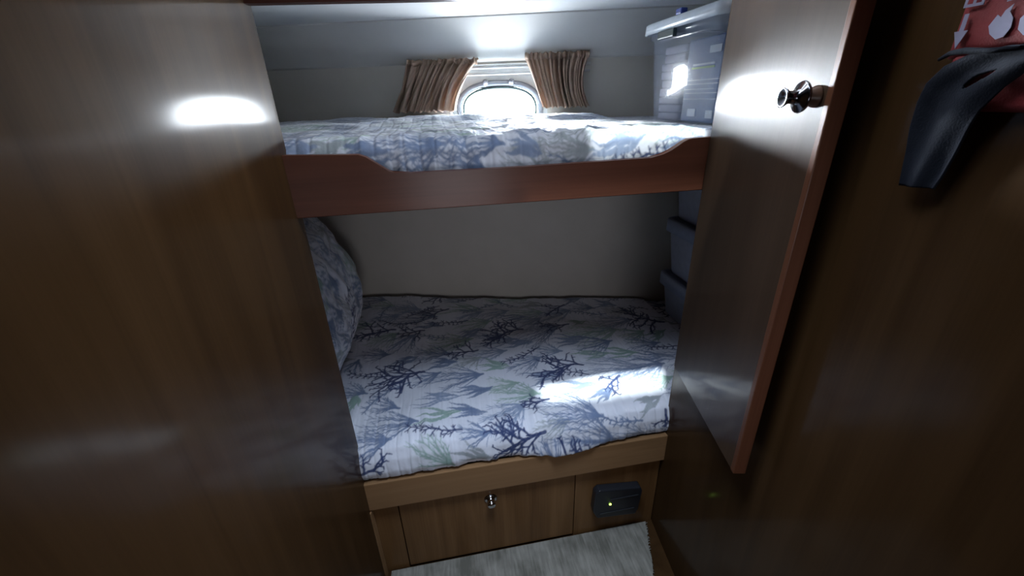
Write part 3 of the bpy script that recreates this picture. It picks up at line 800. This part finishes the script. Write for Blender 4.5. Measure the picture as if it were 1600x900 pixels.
# three blue grey boxes stacked on the right end of the lower bunk
labels = ('blue grey storage box at the bottom of the stack on the lower bunk', 'blue grey storage box in the middle of the stack on the lower bunk', 'blue grey storage box on top of the stack, just under the upper bunk')
for i, (z0, z1) in enumerate(((.567, .772), (.775, 1.024), (1.027, 1.283))):
    x0, x1, y0, y1 = .985, 1.27, 1.20, 1.655
    e = empty('storage_bin', (1.12, 1.42, z0), labels[i], 'storage box', 'blue grey boxes stacked on the lower bunk')
    part('tub', open_tub(x0, x1, y0, y1, z0, z1 - .012, .022), M['bin_smoke'], e, True)
    part('lid', lid_mesh(x0, x1, y0, y1, z1 - .055, z1, .012), M['bin_smoke_lid'], e, True)

# ------------------------------------------------------------------ locker door standing ajar on the right
DN = Vector((.583, .583, 0)); DD = Vector((.208, .978, 0)).normalized(); DO = Vector((.978, -.208, 0)).normalized()   # near edge, direction to hinge, away from room
dr = empty('cupboard_door', (DN.x, DN.y, .746), 'tall varnished cupboard door ajar on the right, chrome knob near its free edge', 'cupboard door')
def dprism(s0, s1, o0, o1, z0, z1, bv=0):
    p = [DN + DD * s0 + DO * o0, DN + DD * s1 + DO * o0, DN + DD * s1 + DO * o1, DN + DD * s0 + DO * o1]
    bm = prism([(q.x, q.y, z0) for q in p], (0, 0, z1 - z0))
    if bv: bevel(bm, bv, 2)
    return bm
part('door_panel', dprism(.010, .405, 0, .014, .746, 1.785), M['door'], dr)
part('edge_strip', dprism(-.004, .0098, -.001, .026, .744, 1.785, .002), M['edge'], dr)
kb = DN + DD * .032 + Vector((0, 0, 1.509))
kn = part('knob', lathe([(.013, 0), (.013, .004), (.0085, .008), (.0085, .018), (.011, .020), (.022, .021), (.0235, .024), (.022, .027), (.012, .030), (.0095, .036), (.0095, .044), (.014, .050), (.0145, .053), (.012, .053), (.006, .049), (0, .048)], kb, -DO, 48), M['dark_chrome'], dr, True)
part('knob_collar', lathe([(.016, 0), (.016, .003), (.0125, .012), (.0105, .018), (.0105, .0185), (0, .0186)], kb - DO * .0002, -DO, 32), M['stem'], kn, True)

# ------------------------------------------------------------------ red pouch and dark cloth on the right bulkhead
def rp(y, z, off): return Vector((bx(y) - off, y, z))
po = empty('red_pouch', tuple(rp(.33, 1.48, .0)), 'red fabric pouch with white printed symbols hanging on the right bulkhead', 'pouch')
def pad(y0, y1, z0, z1, o0, o1, wav, seed):
    """soft padded rectangle on the bulkhead"""
    bm = bmesh.new(); nu, nv = 40, 24; rnd = np.random.RandomState(seed); ph = rnd.rand(4) * 6
    for side in (0, 1):
        g = []
        for j in range(nv + 1):
            row = []
            for i in range(nu + 1):
                a, b = i / nu, j / nv; y = y0 + (y1 - y0) * a; z = z0 + (z1 - z0) * b
                e = (1 - abs(2 * a - 1) ** 8) * (1 - abs(2 * b - 1) ** 8)
                o = o0 if side == 0 else o0 + .002 + (o1 - o0) * e ** .5 + wav * math.sin(a * 9 + ph[0] + 2 * b) * math.sin(b * 4 + ph[1]) * e
                row.append(bm.verts.new(rp(y, z, o)))
            g.append(row)
        for j in range(nv):
            for i in range(nu): bm.faces.new((g[j][i], g[j][i + 1], g[j + 1][i + 1], g[j + 1][i]))
        if side == 0: g0 = g
    for j in range(nv):
        bm.faces.new((g0[j][0], g0[j + 1][0], g[j + 1][0], g[j][0])); bm.faces.new((g0[j][nu], g[j][nu], g[j + 1][nu], g0[j + 1][nu]))
    for i in range(nu):
        bm.faces.new((g0[0][i], g[0][i], g[0][i + 1], g0[0][i + 1])); bm.faces.new((g0[nv][i], g0[nv][i + 1], g[nv][i + 1], g[nv][i]))
    return bm
part('pouch_body', pad(.16, .474, 1.490, 1.552, .001, .012, .0015, 1), M['red'], po, True)
fl = part('pouch_flap', pad(.155, .478, 1.548, 1.72, .004, .016, .0015, 2), M['red'], po, True)
OFFP = .0185
def shape(pts, name='printed_symbol'):
    bm = prism([rp(y, z - .010, OFFP) for y, z in pts], (-.0006, 0, 0)); part(name, bm, M['print'], fl)
# down arrow, fragments of a flame symbol and lettering above
shape([(.4655, 1.603), (.4655, 1.586), (.4705, 1.586), (.4630, 1.568), (.4555, 1.586), (.4605, 1.586), (.4605, 1.603)])
shape([(.435, 1.587), (.431, 1.579), (.423, 1.573), (.416, 1.575), (.412, 1.583), (.414, 1.592), (.419, 1.598), (.418, 1.605), (.424, 1.600), (.426, 1.594), (.430, 1.597)])
shape([(.407, 1.590), (.405, 1.580), (.398, 1.574), (.390, 1.578), (.389, 1.588), (.394, 1.597), (.400, 1.602), (.402, 1.596)])
shape([(.426, 1.608), (.396, 1.612), (.396, 1.6155), (.426, 1.6115)])
for a in (.470, .461, .452): shape([(a, 1.622), (a, 1.610), (a - .003, 1.610), (a - .003, 1.622)])
shape([(.470, 1.6125), (.470, 1.6095), (.449, 1.6095), (.449, 1.6125)])

def cloth():
    """dark cloth draped down over the pouch, a tapered tail hanging left"""
    L_ = [(.40, 1.556), (.437, 1.552), (.463, 1.540), (.477, 1.522), (.4800, 1.500), (.4790, 1.470), (.4750, 1.440), (.4720, 1.397)]
    R_ = [(.34, 1.549), (.372, 1.535), (.392, 1.515), (.407, 1.492), (.413, 1.470), (.418, 1.445), (.424, 1.420), (.4300, 1.400)]
    bm = bmesh.new(); n, m_ = 84, 60; g = []
    def samp(P, t):
        k = t * (len(P) - 1); i = min(int(k), len(P) - 2); f = k - i
        return P[i][0] * (1 - f) + P[i + 1][0] * f, P[i][1] * (1 - f) + P[i + 1][1] * f
    for j in range(n + 1):
        a, b = samp(L_, j / n), samp(R_, j / n); row = []
        for i in range(m_ + 1):
            f = i / m_; y = a[0] * (1 - f) + b[0] * f; z = a[1] * (1 - f) + b[1] * f
            o = .025 + .003 * math.sin(f * 9 + j * .04) + .002 * math.sin(f * 4 - j * .067) - (0.010 * max(0, j / n - .5))
            row.append(bm.verts.new(rp(y, z, o)))
        g.append(row)
    for j in range(n):
        for i in range(m_):
            if .20 < j / n < .36 and .58 - .08 * math.sqrt(max(0, 1 - ((j / n - .28) / .08) ** 2)) < i / m_ + (j / n - .28) * .8 < .58 + .08 * math.sqrt(max(0, 1 - ((j / n - .28) / .08) ** 2)): continue
            bm.faces.new((g[j][i], g[j][i + 1], g[j + 1][i + 1], g[j + 1][i]))
    o = link('hanging_cloth', bm, M['navy'], None, True)
    md = o.modifiers.new('thickness', 'SOLIDIFY'); md.thickness = .003
    s = bmesh.new()
    tube([rp(.478, 1.548, .018), rp(.462, 1.5535, .024), rp(.445, 1.5545, .026), rp(.42, 1.552, .028), rp(.39, 1.552, .029)], [.002, .003, .0035, .003, .002], 8, s)
    link('hem_cord', s, M['navy'], o, True)
    tag(o, 'dark navy cloth draped over the red pouch and tapering to a tail', 'cloth')
cloth()

# hatch frames around the two ceiling openings
for n_, h in (('window_2', HATCH1), ('window_3', HATCH3)):
    bm = bmesh.new(); t_ = .015
    add_box(bm, h[0] - t_, h[0], h[2] - t_, h[3] + t_, 1.94, 1.995); add_box(bm, h[1], h[1] + t_, h[2] - t_, h[3] + t_, 1.94, 1.995)
    add_box(bm, h[0], h[1], h[2] - t_, h[2], 1.94, 1.995); add_box(bm, h[0], h[1], h[3], h[3] + t_, 1.94, 1.995)
    struct(n_, bm, M['white'])
